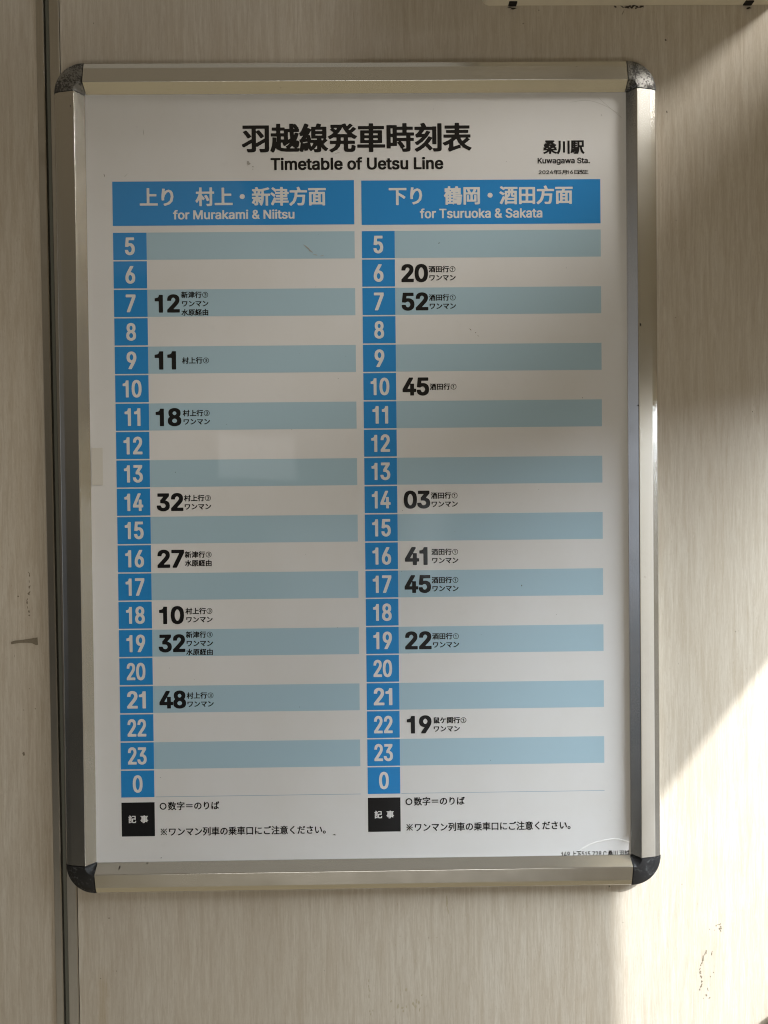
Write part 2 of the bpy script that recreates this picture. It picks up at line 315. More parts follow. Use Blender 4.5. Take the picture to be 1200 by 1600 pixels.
def pitted_chrome(name, pit_lo, pit_hi, base, dark):
    m, n, l, b = new_mat(name)
    v = noise_tex(n, l, pos(n, l, (640, 640, 640)), 1.0, 4, .65, .6)
    w = noise_tex(n, l, pos(n, l, (110, 110, 110)), 1.0, 3, .5)
    f = math_node(n, l, 'ADD', v, math_node(n, l, 'MULTIPLY', math_node(n, l, 'SUBTRACT', w, .5), .55))
    pit = ramp(n, l, f, [(pit_lo, 1.0), (pit_hi, 0.0)])
    l.new(mix_col(n, l, pit, base, dark), b.inputs['Base Color'])
    l.new(ramp(n, l, pit, [(0.0, .7), (1.0, .25)]), b.inputs['Metallic'])
    l.new(ramp(n, l, pit, [(0.0, .34), (1.0, .6)]), b.inputs['Roughness'])
    bump(n, l, f, .35, .0003, b)
    return m

def film_coated(name, col, mottled=0.0):
    """Poster stock or ink under one clear glossy lamination: the same faint waviness runs over all of it."""
    m, n, l, b = new_mat(name)
    if mottled:
        g = noise_tex(n, l, pos(n, l, (9, 9, 7)), 1.0, 5, .6)
        g2 = noise_tex(n, l, pos(n, l, (60, 60, 60)), 1.0, 3, .6)
        c = mix_col(n, l, ramp(n, l, g, [(.42, 0.0), (.78, mottled)]), col, tuple(x * y for x, y in zip(col, (.86, .83, .76))))
        c = mix_col(n, l, ramp(n, l, g2, [(.6, 0.0), (.8, mottled * .5)]), c, tuple(x * .85 for x in col))
        l.new(c, b.inputs['Base Color'])
    else:
        b.inputs['Base Color'].default_value = (*col, 1)
    b.inputs['Roughness'].default_value = .5
    b.inputs['Specular IOR Level'].default_value = .08
    b.inputs['Coat Weight'].default_value = 1.0  # coat stands in for the clear cover film
    b.inputs['Coat IOR'].default_value = 1.5
    b.inputs['Coat Roughness'].default_value = .03
    wave = noise_tex(n, l, pos(n, l, (7, 1, 4)), 1.0, 2, .5)
    bump(n, l, wave, .26, .004, b, 'Coat Normal')
    return m

def plain(name, col, rough=.6, spec=.3, metallic=0.0, var=.2, scale=40):
    m, n, l, b = new_mat(name)
    g = noise_tex(n, l, pos(n, l, (scale,) * 3), 1.0, 4, .6)
    l.new(mix_col(n, l, ramp(n, l, g, [(.35, var), (.65, 0.0)]), col, tuple(x * .7 for x in col)), b.inputs['Base Color'])
    b.inputs['Roughness'].default_value = rough
    b.inputs['Specular IOR Level'].default_value = spec
    b.inputs['Metallic'].default_value = metallic
    return m

M_WALL = wood_laminate()
M_RAIL_H = metal('satin_aluminium_lengthwise', (.66, .645, .61), .2, .95, (6, 900, 900), .12, .05)
M_RAIL_V = metal('satin_aluminium_upright', (.66, .645, .61), .2, .95, (900, 900, 6), .12, .05)
M_CAP = pitted_chrome('pitted_chrome', .43, .55, (.26, .255, .245), (.05, .048, .044))
M_CAP_DARK = pitted_chrome('corroded_black_chrome', .57, .72, (.15, .155, .165), (.012, .012, .013))
M_STRIP = metal('dull_aluminium_strip', (.52, .49, .43), .27, .95, (900, 900, 5), .25, .25)
M_GROOVE = plain('dark_rubber_groove', (.085, .085, .075), .6, .3)
M_TAN = plain('tan_scuff', (.47, .41, .30), .7, .2, 0, .4, 500)
M_LINER = plain('grey_green_liner', (.15, .155, .13), .5, .4)
M_PAPER = film_coated('film_coated_paper', (.785, .785, .79), .35)
M_WHITE = film_coated('unprinted_white', (.79, .79, .79))
M_BLUE = film_coated('printed_blue', (.027, .275, .68))
M_STRIPE = film_coated('printed_pale_teal', (.425, .595, .70))
M_BLACK = film_coated('printed_black', (.010, .010, .011))
M_RULE = film_coated('printed_thin_rule', (.30, .42, .55))
M_DIRT = plain('dark_dirt', (.06, .05, .04), .8, .1)
M_GLUE = plain('brown_glue_residue', (.24, .205, .15), .7, .2, 0, .6, 700)
M_CREAM = plain('cream_enamel', (.82, .76, .62), .45, .4, 0, .25, 30)
M_CLIP = plain('black_fixing', (.02, .018, .016), .7, .2)
M_BLOB = plain('plain_grey', (.42, .42, .38), .6, .3)
M_SIDE = plain('cream_plaster', (.70, .62, .47), .8, .2, 0, .2, 6)
M_FILM = film_coated('film_edge', (.95, .95, .94))
M_TAPE = film_coated('yellowed_tape', (.70, .68, .63))
M_SMEAR = film_coated('grey_smear', (.42, .41, .38))

# ------------------------------------------------------------------ the wall
X_JOINT = -.297
def box_obj(name, dims, mat, parent=None, bevel=0.0):
    bm = bmesh.new(); add_box(bm, *dims, bevel=bevel)
    return link(name, bm_mesh(name, bm, R(30)), mat, parent)

TILT = 4.0 / 846.0
left_panel = box_obj('wall_panel', (-1.6, -.2972, .006, .018, -1.4, 1.4), M_WALL)
for v in left_panel.data.vertices:
    if v.co.x > -1: v.co.x -= v.co.z * TILT
tag(left_panel, 'narrow strip of pale wood-grain wall panel left of the metal joint', 'wall panel')
main_panel = box_obj('wall_panel', (-.2756, .55, .006, .018, -1.4, 1.4), M_WALL)
for v in main_panel.data.vertices:
    if v.co.x < 0: v.co.x -= v.co.z * TILT
tag(main_panel, 'broad pale wood-grain wall panel that the timetable frame hangs on', 'wall panel')

wall_back = box_obj('wall', (-1.6, .55, .0182, .04, -1.4, 1.4), M_GROOVE)
tag(wall_back, 'dark backing behind the wall panels', 'wall', kind='structure')
strip = empty('joint_strip', (X_JOINT, .006, 0))
tag(strip, 'upright dull metal joint strip between the two wall panels', 'joint strip')
def strip_piece(name, prof, mat):
    vs, fs = [], []
    for z in (-1.4, 1.4):
        for u, y in prof: vs.append((u - z * TILT, y, z))
    k = len(prof)
    for i in range(k):
        j = (i + 1) % k
        fs.append((i, j, k + j, k + i))
    fs.append(tuple(range(k))); fs.append(tuple(range(2 * k - 1, k - 1, -1)))
    bm = bmesh.new()
    bv = [bm.verts.new(v) for v in vs]
    for f in fs: bm.faces.new([bv[i] for i in f])
    return link(name, bm_mesh(name, bm, R(30)), mat, strip)
strip_piece('flange', [(-.0005, .002), (-.0005, -.0010), (.0002, -.0016), (.0058, -.0016), (.0066, -.0010), (.0066, .009)][::1] + [(.0040, .009), (.0040, .002)], M_STRIP)
strip_piece('flange', [(.0114, .009), (.0114, -.0010), (.0121, -.0016), (.0203, -.0016), (.0210, -.0010), (.0210, .002), (.0140, .002), (.0140, .009)], M_STRIP)
strip_piece('groove_liner', [(.0063, .0098), (.0063, .0040), (.0080, .0040), (.0081, .0001), (.0112, .0001), (.0112, .0098)], M_LINER)

# ------------------------------------------------------------------ side wall, and an unseen slab added to block sun at the transom
side = bmesh.new()
XS, XT = .55, .63
for (d0, d1, z0, z1) in SIDE_PIECES:
    add_box(side, XS, XT, -d1, -d0, z0, z1)
side_wall = link('side_wall', bm_mesh('side_wall', side), M_SIDE)
tag(side_wall, 'cream window wall meeting the panelled wall on the right', 'wall', kind='structure')
sun_slab = box_obj('sun_block_slab', (.66, 1.72, -2.2, .3, 1.75, 1.80), M_SIDE)
tag(sun_slab, 'unseen slab added to keep the sunbeam out of the transom', 'slab', kind='structure')

# ------------------------------------------------------------------ the snap frame
HW, HH = .2525, .3595                 # half of the poster that shows
def fillet(pts, rads, seg=5):
    out = []
    for i, (p_, r) in enumerate(zip(pts, rads)):
        if r == 0 or i in (0, len(pts) - 1): out.append(p_); continue
        a, b, c = Vector(pts[i - 1]), Vector(p_), Vector(pts[i + 1])
        d1, d2 = (a - b).normalized(), (c - b).normalized()
        half = d1.angle(d2) / 2
        t = min(r / math.tan(half), (a - b).length * .48, (c - b).length * .48)
        p1, p2 = b + d1 * t, b + d2 * t
        e1, e2 = b + d1 * (t + .00045), b + d2 * (t + .00045)      # support points keep the flats flat
        if (a - b).length > t * 2.2 + .001: out.append((e1.x, e1.y))
        for k in range(seg + 1):
            s = k / seg
            q = (1 - s) ** 2 * p1 + 2 * s * (1 - s) * b + s * s * p2
            out.append((q.x, q.y))
        if (c - b).length > t * 2.2 + .001: out.append((e2.x, e2.y))
    return out
PROFILE = fillet([(.0003, .0055), (.0003, -.0006), (.0074, -.0100), (.0212, -.0073), (.0266, -.0050), (.0280, -.0022), (.0280, .0058)],
                 [0, .0003, .0008, .0022, .002, .003, 0])
frame = empty('poster_frame', (0, .006, 0))
tag(frame, 'silver aluminium snap frame with rounded pitted corner caps around the timetable', 'frame')

def rail(side_, half, mat):
    bm = bmesh.new()
    rows = []
    n_len = 24
    for i in range(n_len + 1):
        s = -half + 2 * half * i / n_len
        row = []
        for u, y in PROFILE:
            if side_ == 'top': co = (s, y, HH + u)
            elif side_ == 'bottom': co = (s, y, -HH - u)
            elif side_ == 'left': co = (-HW - u, y, s)
            else: co = (HW + u, y, s)
            row.append(bm.verts.new((co[0], co[1] - .006, co[2])))
        rows.append(row)
    k = len(PROFILE)
    for a, b in zip(rows, rows[1:]):
        for i in range(k - 1): bm.faces.new((a[i], a[i + 1], b[i + 1], b[i]))
        bm.faces.new((a[k - 1], a[0], b[0], b[k - 1]))
    bm.faces.new(rows[0]); bm.faces.new(rows[-1][::-1])
    return link('rail', bm_mesh('rail', bm, R(28)), mat, frame)
rail('top', HW - .0008, M_RAIL_H)
rail('bottom', HW - .0008, M_RAIL_H)
rail('left', HH - .0008, M_RAIL_V)
rail('right', HH - .0008, M_RAIL_V)

def corner_cap(sx, sz, mat, label):
    bm = bmesh.new()
    prof = [(u + (.0002 if y < .004 else 0), y - (.0003 if y < -.002 else 0)) for u, y in PROFILE]
    a0, a1, nseg = R(-.3), R(90.3), 20
    rows = []
    for i in range(nseg + 1):
        a = a0 + (a1 - a0) * i / nseg
        rows.append([bm.verts.new((sx * (HW + u * math.cos(a)), y - .006, sz * (HH + u * math.sin(a)))) for u, y in prof])
    k = len(prof)
    for a, b in zip(rows, rows[1:]):
        for i in range(k - 1): bm.faces.new((a[i], a[i + 1], b[i + 1], b[i]))
        bm.faces.new((a[k - 1], a[0], b[0], b[k - 1]))
    bm.faces.new(rows[0]); bm.faces.new(rows[-1][::-1])
    o = link('corner_cap', bm_mesh('corner_cap', bm, R(35)), mat, frame)
    if label: o['label'] = label
    return o
corner_cap(-1, 1, M_CAP, None)
corner_cap(1, 1, M_CAP, None)
corner_cap(-1, -1, M_CAP_DARK, 'blackened corroded corner cap')
corner_cap(1, -1, M_CAP_DARK, 'blackened corroded corner cap')
bm = bmesh.new(); add_box(bm, -.262, .262, -.0050, -.0008, -.369, .369)
link('back_board', bm_mesh('back_board', bm), plain('frame_backing', (.2, .2, .2)), frame)

# ------------------------------------------------------------------ lettering
def parse(loops): return [np.array([[float(c) for c in p_.split(',')] for p_ in s.split(' ')]) / 1000.0 for s in loops]
LATIN = {k: (v[0] / 1000.0, parse(v[1])) for k, v in GLYPHS.items()}
LATIN['1'] = (.56, [np.array([[.255, 0], [.255, .50], [.075, .50], [.075, .575], [.17, .59], [.235, .63], [.268, .715], [.345, .715], [.345, 0]])])
LATIN['l'] = (.262, [np.array([[.084, 0], [.084, .735], [.178, .735], [.178, 0]])])
WORDS = '羽越線発車時刻表桑川駅年月日改正上り村・新津方面下鶴岡酒田行①③ワンマン水原経由鼠ケ関○数字＝のりば※列の乗口にご注意ください。記事'
CJK = {}
def read_cjk():
    """Outlines of the characters used, from Blender's own built-in font, one em apart."""
    chars = ['田']
    for ch in WORDS:
        if ch not in chars: chars.append(ch)
    chars.append('田')
    n = len(chars)
    c = bpy.data.curves.new('lettering_source', 'FONT')
    c.body = '\n'.join(chars); c.resolution_u = 3; c.fill_mode = 'NONE'; c.size = 1.0; c.space_line = 4.0
    o = bpy.data.objects.new('lettering_source', c); COL.objects.link(o)
    dg = bpy.context.evaluated_depsgraph_get(); dg.update()
    me = bpy.data.meshes.new_from_object(o.evaluated_get(dg))
    V = [(v.co.x, v.co.y) for v in me.vertices]
    ys = [v[1] for v in V]
    box_top, box_low = max(ys), min(ys)
    first = [v for v in V if v[1] > box_top - 1.2]
    step = (box_top - max(y for y in ys if y < box_low + 1.2)) / (n - 1)     # both ends are the same character
    nb = {}
    for e in me.edges:
        a, b = e.vertices
        nb.setdefault(a, []).append(b); nb.setdefault(b, []).append(a)
    seen = set()
    for i in range(len(V)):
        if i in seen or i not in nb: continue
        loop, p_ = [i], i
        seen.add(i)
        while True:
            nx = [q for q in nb[p_] if q not in seen]
            if not nx: break
            p_ = min(nx, key=lambda q: abs(q - p_ - 1)); loop.append(p_); seen.add(p_)
        pts = np.array([V[q] for q in loop])
        yc = (pts[:, 1].min() + pts[:, 1].max()) / 2
        k = max(0, min(n - 1, int(round((.38 - yc) / step))))
        if k == n - 1: continue
        CJK.setdefault(chars[k], []).append(pts + np.array([0, k * step]))
    bpy.data.objects.remove(o); bpy.data.curves.remove(c); bpy.data.meshes.remove(me)
read_cjk()
def bar(x0, y0, x1, y1, w):
    d = np.array([x1 - x0, y1 - y0]); d = d / np.hypot(*d) * w / 2; nrm = np.array([-d[1], d[0]])
    a, b = np.array([x0, y0]), np.array([x1, y1])
    return np.array([a - nrm, b - nrm, b + nrm, a + nrm])
CJK['※'] = [bar(.17, .05, .83, .71, .05), bar(.17, .71, .83, .05, .05)] + [np.array([[cx - .06, cy], [cx, cy - .06], [cx + .06, cy], [cx, cy + .06]]) for cx, cy in ((.5, .66), (.5, .10), (.22, .38), (.78, .38))]

CACHE = {}
def glyph(ch, weight, sx, res):
    """One character as flat non-overlapping faces, its strokes thickened by `weight` em (a contour of the distance to its outline)."""
    if ch in '①③': weight = .009
    wx, wy = weight if isinstance(weight, tuple) else (weight, weight)
    key = (ch, wx, wy, sx, res)
    if key in CACHE: return CACHE[key]
    loops = CJK[ch] if ch in CJK else LATIN[ch][1]
    loops = [L * np.array([sx, 1.0]) for L in loops]
    A = np.concatenate(loops); B = np.concatenate([np.roll(L, -1, 0) for L in loops])
    pad = np.array([wx, wy]) + 2.0 / res
    lo, hi = A.min(0) - pad, A.max(0) + pad
    nx, ny = [int(math.ceil((hi[i] - lo[i]) * res)) + 1 for i in (0, 1)]
    gx, gy = lo[0] + np.arange(nx) / res, lo[1] + np.arange(ny) / res
    P = np.stack(np.meshgrid(gx, gy, indexing='ij'), -1).reshape(-1, 2)
    best = np.full(len(P), 1e9); wind = np.zeros(len(P), int)
    for a, b in zip(A, B):
        ab = b - a; L2 = ab @ ab
        if L2 < 1e-12: continue
        t = np.clip(((P - a) @ ab) / L2, 0, 1)
        q = P - a - t[:, None] * ab
        best = np.minimum(best, ((np.abs(q) / (wx, wy)) ** 8).sum(1))     # a squarish pen keeps stroke ends crisp
        cr = ab[0] * (P[:, 1] - a[1]) - ab[1] * (P[:, 0] - a[0])
        if a[1] <= b[1]: wind += ((P[:, 1] >= a[1]) & (P[:, 1] < b[1]) & (cr > 0)).astype(int)
        else: wind -= ((P[:, 1] < a[1]) & (P[:, 1] >= b[1]) & (cr < 0)).astype(int)
    phi = (np.where(wind != 0, -1, 1) * best ** .125 - 1.0).reshape(nx, ny)
    verts, faces, vid = [], [], {}
    def vget(k, x, y):
        if k not in vid: vid[k] = len(verts); verts.append((x, y))
        return vid[k]
    neg = phi < 0
    any_in = neg[:-1, :-1] | neg[1:, :-1] | neg[1:, 1:] | neg[:-1, 1:]
    for i, j in zip(*np.nonzero(any_in)):
        cs = [(i, j), (i + 1, j), (i + 1, j + 1), (i, j + 1)]
        poly = []
        for m_ in range(4):
            c0, c1 = cs[m_], cs[(m_ + 1) % 4]
            p0, p1 = phi[c0], phi[c1]
            if p0 < 0: poly.append(vget(c0, gx[c0[0]], gy[c0[1]]))
            if (p0 < 0) != (p1 < 0):
                k = (min(c0, c1), max(c0, c1)); t = p0 / (p0 - p1)
                poly.append(vget(k, gx[c0[0]] + t * (gx[c1[0]] - gx[c0[0]]), gy[c0[1]] + t * (gy[c1[1]] - gy[c0[1]])))
        if len(poly) > 2: faces.append(poly)
    CACHE[key] = (np.array(verts), faces)
    return CACHE[key]

def compose(s, weight, sx=1.0, track=0.0, res=40, kern=None):
    V, F, x = [], [], 0.0
    n0 = 0
    for ch in s:
        if ch == '\u3000': x += 1.0; continue
        if ch == '\u2009': x += .5; continue
        if ch == ' ': x += (GLYPH_SPACE / 1000.0 + track) * sx; continue
        v, f = glyph(ch, weight, sx, res)
        V.append(v + np.array([x, 0])); F += [[i + n0 for i in q] for q in f]; n0 += len(v)
        x += 1.0 + track if ch in CJK else (LATIN[ch][0] + track) * sx
    return np.concatenate(V), F

def put(name, s, parent, mat, x, z, layer, weight, sx=1.0, track=0.0, res=40, cap=None, em=None, align=None):
    """x = (left, right) of the inked width in mm, or one number with align; z = (top, bottom) of the ink, of the capitals (cap=True),
    or a centre line with em = (width, height) of one em in mm."""
    V, F = compose(s, weight, sx, track, res)
    V = V.copy()
    if em:
        if align == 'centre': x0 = x - (V[:, 0].min() + V[:, 0].max()) / 2 * em[0]
        else: x0 = x
        V = np.stack([x0 + V[:, 0] * em[0], z + (V[:, 1] - CJK_MID) * em[1]], 1)
    else:
        kx = (x[1] - x[0]) / (V[:, 0].max() - V[:, 0].min())
        X = x[0] + (V[:, 0] - V[:, 0].min()) * kx
        wy = weight[1] if isinstance(weight, tuple) else weight
        b0, t0 = (-wy, .727 + wy) if cap else (V[:, 1].min(), V[:, 1].max())
        V = np.stack([X, z[1] + (V[:, 1] - b0) * (z[0] - z[1]) / (t0 - b0)], 1)
    me = mesh_from(name, [(a / 1000.0, -layer / 1000.0, c / 1000.0) for a, c in V], F)
    return link(name, me, mat, parent)
CJK_MID = .38

def rect(name, x0, x1, z0, z1, layer, mat, parent):
    y = -layer / 1000.0
    n = 12 if abs(x1 - x0) > 60 else 1
    vs, fs = [], []
    for i in range(n + 1):
        X = x0 + (x1 - x0) * i / n
        vs += [(X / 1000, y, z0 / 1000), (X / 1000, y, z1 / 1000)]
    for i in range(n): fs.append((2 * i, 2 * i + 2, 2 * i + 3, 2 * i + 1))
    return link(name, mesh_from(name, vs, fs), mat, parent)

# ------------------------------------------------------------------ the poster
poster = empty('timetable_poster', (0, 0, 0))
tag(poster, 'white Japanese railway timetable poster with two blue-headed columns of hours', 'poster')
bm = bmesh.new(); add_box(bm, -.2572, .2572, 0, .0004, -.3640, .3640)
link('paper', bm_mesh('paper', bm), M_PAPER, poster)
L1, L2 = .06, .14                      # mm in front of the paper: printed fields, lettering on them
put('title', '羽越線発車時刻表', poster, M_BLACK, (-107.6, 107.4), (332.4, 305.4), L2, (.038, .020), res=60)
put('subtitle', 'Timetable of Uetsu Line', poster, M_BLACK, (-81.0, 80.8), (300.4, 289.2), L2, (.036, .027), res=52, cap=True)
put('station_name', '桑川駅', poster, M_BLACK, (174.8, 213.6), (315.4, 302.6), L2, (.04, .024), res=48)
put('station_name', 'Kuwagawa Sta.', poster, M_BLACK, (169.4, 218.6), (299.1, 293.9), L2, (.034, .024), res=40, cap=True)
put('revision_date', '2024年3月16日改正', poster, M_BLACK, (170.3, 217.2), (287.9, 283.6), L2, (.030, .020), sx=1.25, res=40)

TOP5, PITCH, CELL = 231.8, 26.58, 25.33
HOURS = [str(h) for h in range(5, 24)] + ['0']
COLUMNS = [
    dict(x=(-228.9, -197.7, -3.2), jp='上り\u3000村上・新津方面', jx=(-203.5, -29.6), jz=(273.6, 256.0), en='for Murakami & Niitsu', ex=(-172.7, -59.2), ez=(252.3, 243.9), head=(279.4, 238.2),
         runs={'7': ('12', ['新津行③', 'ワンマン', '水原経由']), '9': ('11', ['村上行③']), '11': ('18', ['村上行③', 'ワンマン']), '14': ('32', ['村上行③', 'ワンマン']),
               '16': ('27', ['新津行③', '水原経由']), '18': ('10', ['村上行③', 'ワンマン']), '19': ('32', ['新津行③', 'ワンマン', '水原経由']), '21': ('48', ['村上行③', 'ワンマン'])},
         foot=(-303.4, -335.6), f1=(-193.4, -307.2), f2=(-193.4, -331.6), note=(-222.5, -204.0)),
    dict(x=(3.6, 34.4, 228.3), jp='下り\u3000鶴岡・酒田方面', jx=(29.3, 202.2), jz=(273.3, 255.8), en='for Tsuruoka & Sakata', ex=(58.3, 173.5), ez=(252.2, 243.4), head=(279.0, 237.6),
         runs={'6': ('20', ['酒田行①', 'ワンマン']), '7': ('52', ['酒田行①', 'ワンマン']), '10': ('45', ['酒田行①']), '14': ('03', ['酒田行①', 'ワンマン']), '16': ('41', ['酒田行①', 'ワンマン']),
               '17': ('45', ['酒田行①', 'ワンマン']), '19': ('22', ['酒田行①', 'ワンマン']), '22': ('19', ['鼠ケ関行①', 'ワンマン'])},
         foot=(-302.2, -334.6), f1=(38.8, -306.2), f2=(38.8, -330.8), note=(9.7, 28.2)),
]
for col in COLUMNS:
    xa, xb, xc = col['x']
    hb = rect('header_band', xa, xc, col['head'][1], col['head'][0], L1, M_BLUE, poster)
    put('lettering', col['jp'], hb, M_WHITE, col['jx'], col['jz'], L2, (.032, .022), res=44)
    put('lettering', col['en'], hb, M_WHITE, col['ex'], col['ez'], L2, (.032, .022), res=44, cap=True)
    for i, h in enumerate(HOURS):
        zt = TOP5 - i * PITCH
        zc = zt - CELL / 2
        if i % 2 == 0 and h != '0':
            rect('hour_stripe', xb, xc, zt - CELL, zt, L1, M_STRIPE, poster)
        cell = rect('hour_cell', xa, xb, zt - CELL, zt, L1, M_BLUE, poster)
        nw = 9.2 if len(h) == 1 else 17.6
        if h in ('11',): nw = 14.8
        xm = (xa + xb) / 2 + (0.2 if len(h) == 2 and h[0] == '1' else 0)
        put('numeral', h, cell, M_WHITE, (xm - nw / 2, xm + nw / 2), (zc + 8.3, zc - 8.3), L2, (.032, .020), sx=.74, res=48, track=-.02)
        if h in col['runs']:
            t, notes = col['runs'][h]
            w = {'11': 20.0, '12': 23.4, '18': 24.0, '10': 23.4, '41': 21.4, '19': 23.4}.get(t, 25.0)
            xr = xb + 31.0
            if t[0] == '1' or t == '41': xr = xb + 30.2
            if t == '11': xr = xb + 26.0
            if t == '41': xr = xb + 28.0
            put('departure_minute', t, poster, M_BLACK, (xr - w, xr), (zc + 8.2, zc - 8.9), L2, (.046, .034), res=48, track=-.03)
            step, n = 8.15, len(notes)
            if n == 1: zs = [zc]
            elif n == 2: zs = [zc + 3.9, zc - 4.1]
            else: zs = [zc + 8.2, zc, zc - 8.2]
            vs = []
            for s, z in zip(notes, zs):
                V, F = compose(s, (.030, .022), 1.0, 0, 40)
                vs.append((V, F, z))
            VV, FF, n0 = [], [], 0
            for V, F, z in vs:
                VV += [((xb + 31.6 + a * 6.42) / 1000, -L2 / 1000, (z - .6 + (c - CJK_MID) * 6.35) / 1000) for a, c in V]
                FF += [[k + n0 for k in q] for q in F]; n0 += len(V)
            link('destination_note', mesh_from('destination_note', VV, FF), M_BLACK, poster)
    zb = TOP5 - 19 * PITCH - CELL
    rect('thin_rule', xb + 1.0, xc, zb - .05, zb + .35, L1, M_RULE, poster)
    fb = rect('footnote_box', xa, xb, col['foot'][1], col['foot'][0], L1, M_BLACK, poster)
    zf = (col['foot'][0] + col['foot'][1]) / 2
    put('lettering', '記\u2009事', fb, M_WHITE, col['note'], (zf + 3.9, zf - 3.5), L2, .022, res=40)
    put('footnote', '○数字＝のりば', poster, M_BLACK, col['f1'][0], col['f1'][1], L2, (.022, .016), res=38, em=(8.1, 8.4))
    put('footnote', '※ワンマン列車の乗車口にご注意ください。', poster, M_BLACK, col['f2'][0], col['f2'][1], L2, (.022, .016), res=38, em=(8.1, 8.6))
put('print_code', '149 上下515.728 C 桑川 羽越', poster, M_BLACK, (186.6, 251.4), (-355.6, -361.8), L2, .016, res=36)

# wear on the poster
rng = random.Random(7)
def blot_mesh(name, blots, y, mat, parent, raise_=.0002):
    """Thin irregular flakes: (x, z, width, height, angle) in mm."""
    vs, fs = [], []
    for (x, z, w, h, a) in blots:
        k = 11
        n0 = len(vs)
        ca, sa = math.cos(a), math.sin(a)
        vs.append((x / 1000, y - raise_, z / 1000))
        for i in range(k):
            t = 2 * math.pi * i / k
            r = rng.uniform(.55, 1.1)
            px, pz = w / 2 * r * math.cos(t), h / 2 * r * math.sin(t)
            vs.append(((x + px * ca - pz * sa) / 1000, y - raise_ * .4, (z + px * sa + pz * ca) / 1000))
        for i in range(k): fs.append((n0, n0 + 1 + (i + 1) % k, n0 + 1 + i))
    o = link(name, mesh_from(name, vs, fs), mat, parent)
    o['kind'] = 'stuff'
    return o
specks = [(-28.1, -336.7, 3.0, 1.2, -.4), (-173.8, 7.6, .9, .9, 0), (151.1, -102.7, .9, 1.6, .3), (76.1, 220.1, 1.6, .8, .5), (210, 74, .5, 1.2, .2), (230, 338.7, 1, .8, 0),
          (109.6, 135.9, 1.2, .7, 0), (105, 139, .7, .7, 0), (-192.1, -356.2, 1.6, .8, .3), (-97.5, 290.2, .9, .7, 0), (-236, 285, .5, 4, .3), (-20, 94, .5, .8, .1), (38, -88, .5, .9, 0),
          (120, -268, .8, .5, 0), (-60, -215, .9, .6, 0), (-192, -280, .7, .6, 0), (140, 296, .6, .5, 0), (-205, 330, .6, .5, 0), (168, -12, .6, .5, 0)]
specks += [(rng.uniform(-245, 245), rng.uniform(-350, 350), rng.uniform(.25, .7), rng.uniform(.25, .7), 0) for _ in range(34)]
blot_mesh('dirt_speck', specks, -.00016, M_DIRT, poster)
smears = [(-48, 217, 9, 1.6, -.72), (-44.5, 213.5, 5, 1.2, -.6), (-40, 210, 5.5, .9, -.2), (-34, 209, 4, .7, .1), (-101.8, 295.8, 4.2, 4.4, .5), (-97.5, 292.5, 1.6, 1.4, 0), (-18, 305, 5, .5, .3),
          (104.8, 138.9, 3.2, .7, -.9), (112, 133, 2.4, .6, -.5), (-199, 325, .5, 7, .1), (-216, 285, 5, .3, .8)]
blot_mesh('grey_smear', smears, -.00016, M_SMEAR, poster, .00006)
def ridge(name, pts, r, mat, parent, y):
    """A low rounded ridge along a smooth line (mm)."""
    P = [Vector((a / 1000, 0, c / 1000)) for a, c in pts]
    dense = []
    for i in range(len(P) - 1):
        p0, p1, p2, p3 = P[max(0, i - 1)], P[i], P[i + 1], P[min(len(P) - 1, i + 2)]
        for k in range(8):
            t = k / 8
            dense.append(.5 * ((2 * p1) + (p2 - p0) * t + (2 * p0 - 5 * p1 + 4 * p2 - p3) * t * t + (3 * p1 - p0 - 3 * p2 + p3) * t ** 3))
    dense.append(P[-1])
    bm = bmesh.new(); rows = []
    for i, q in enumerate(dense):
        d = (dense[min(i + 1, len(dense) - 1)] - dense[max(0, i - 1)]).normalized()
        nrm = Vector((-d.z, 0, d.x))
        k = min(1.0, min(i, len(dense) - 1 - i) / 6 + .25) if i < len(dense) / 2 else 1.0
        rows.append([bm.verts.new(q + nrm * (r * k * math.cos(a)) + Vector((0, y - r * k * .3 * math.sin(a), 0))) for a in [math.pi * j / 6 for j in range(7)]])
    for a, b in zip(rows, rows[1:]):
        for j in range(6): bm.faces.new((a[j], a[j + 1], b[j + 1], b[j]))
    return link(name, bm_mesh(name, bm, R(60)), mat, parent)
ridge('lifted_film_edge', [(202.6, -356.0), (216.0, -348.9), (231.3, -345.4), (240.5, -345.0), (252.3, -348.2)], .0007, M_FILM, poster, -.0001)
ridge('film_scratch', [(199.9, 350.8), (216.7, 352.5), (232, 348), (246, 340)], .00009, M_SMEAR, poster, -.0001)
ridge('film_scratch', [(226, 356), (236, 347), (249, 336)], .00009, M_SMEAR, poster, -.0001)

tape = box_obj('clear_tape', (-.2519, -.2415, -.00035, -.00018, -.0036, .0312), M_TAPE)
tag(tape, 'small rectangle of clear tape on the left margin of the poster', 'tape')

# dings and grime on the frame
blot_mesh('dirt_speck', [(-263.0, 345, 1.2, 1.6, .2), (262, 140, 1.6, 3.0, .1), (259.5, 65, 1.2, 1.8, 0), (-230, -362.8, 2.0, 3.2, -.4), (-205, -360.6, 2, 1, 0), (265, -95, .9, .9, 0), (205, 380, 1, 1, 0), (-70, 363, 1, .6, 0)],
          -.0138 + .0, M_DIRT, frame, .0001)
for o in frame.children:
    if o.name.startswith('dirt_speck'):
        # set each fleck down on the profile under it
        me = o.data
        for v in me.vertices:
            u = max(abs(v.co.x) - HW, abs(v.co.z) - HH)
            for (u0, y0), (u1, y1) in zip(PROFILE, PROFILE[1:]):
                if u0 <= u <= u1 and u1 > u0:
                    v.co.y = y0 + (y1 - y0) * (u - u0) / (u1 - u0) - .00015 - .006
                    break

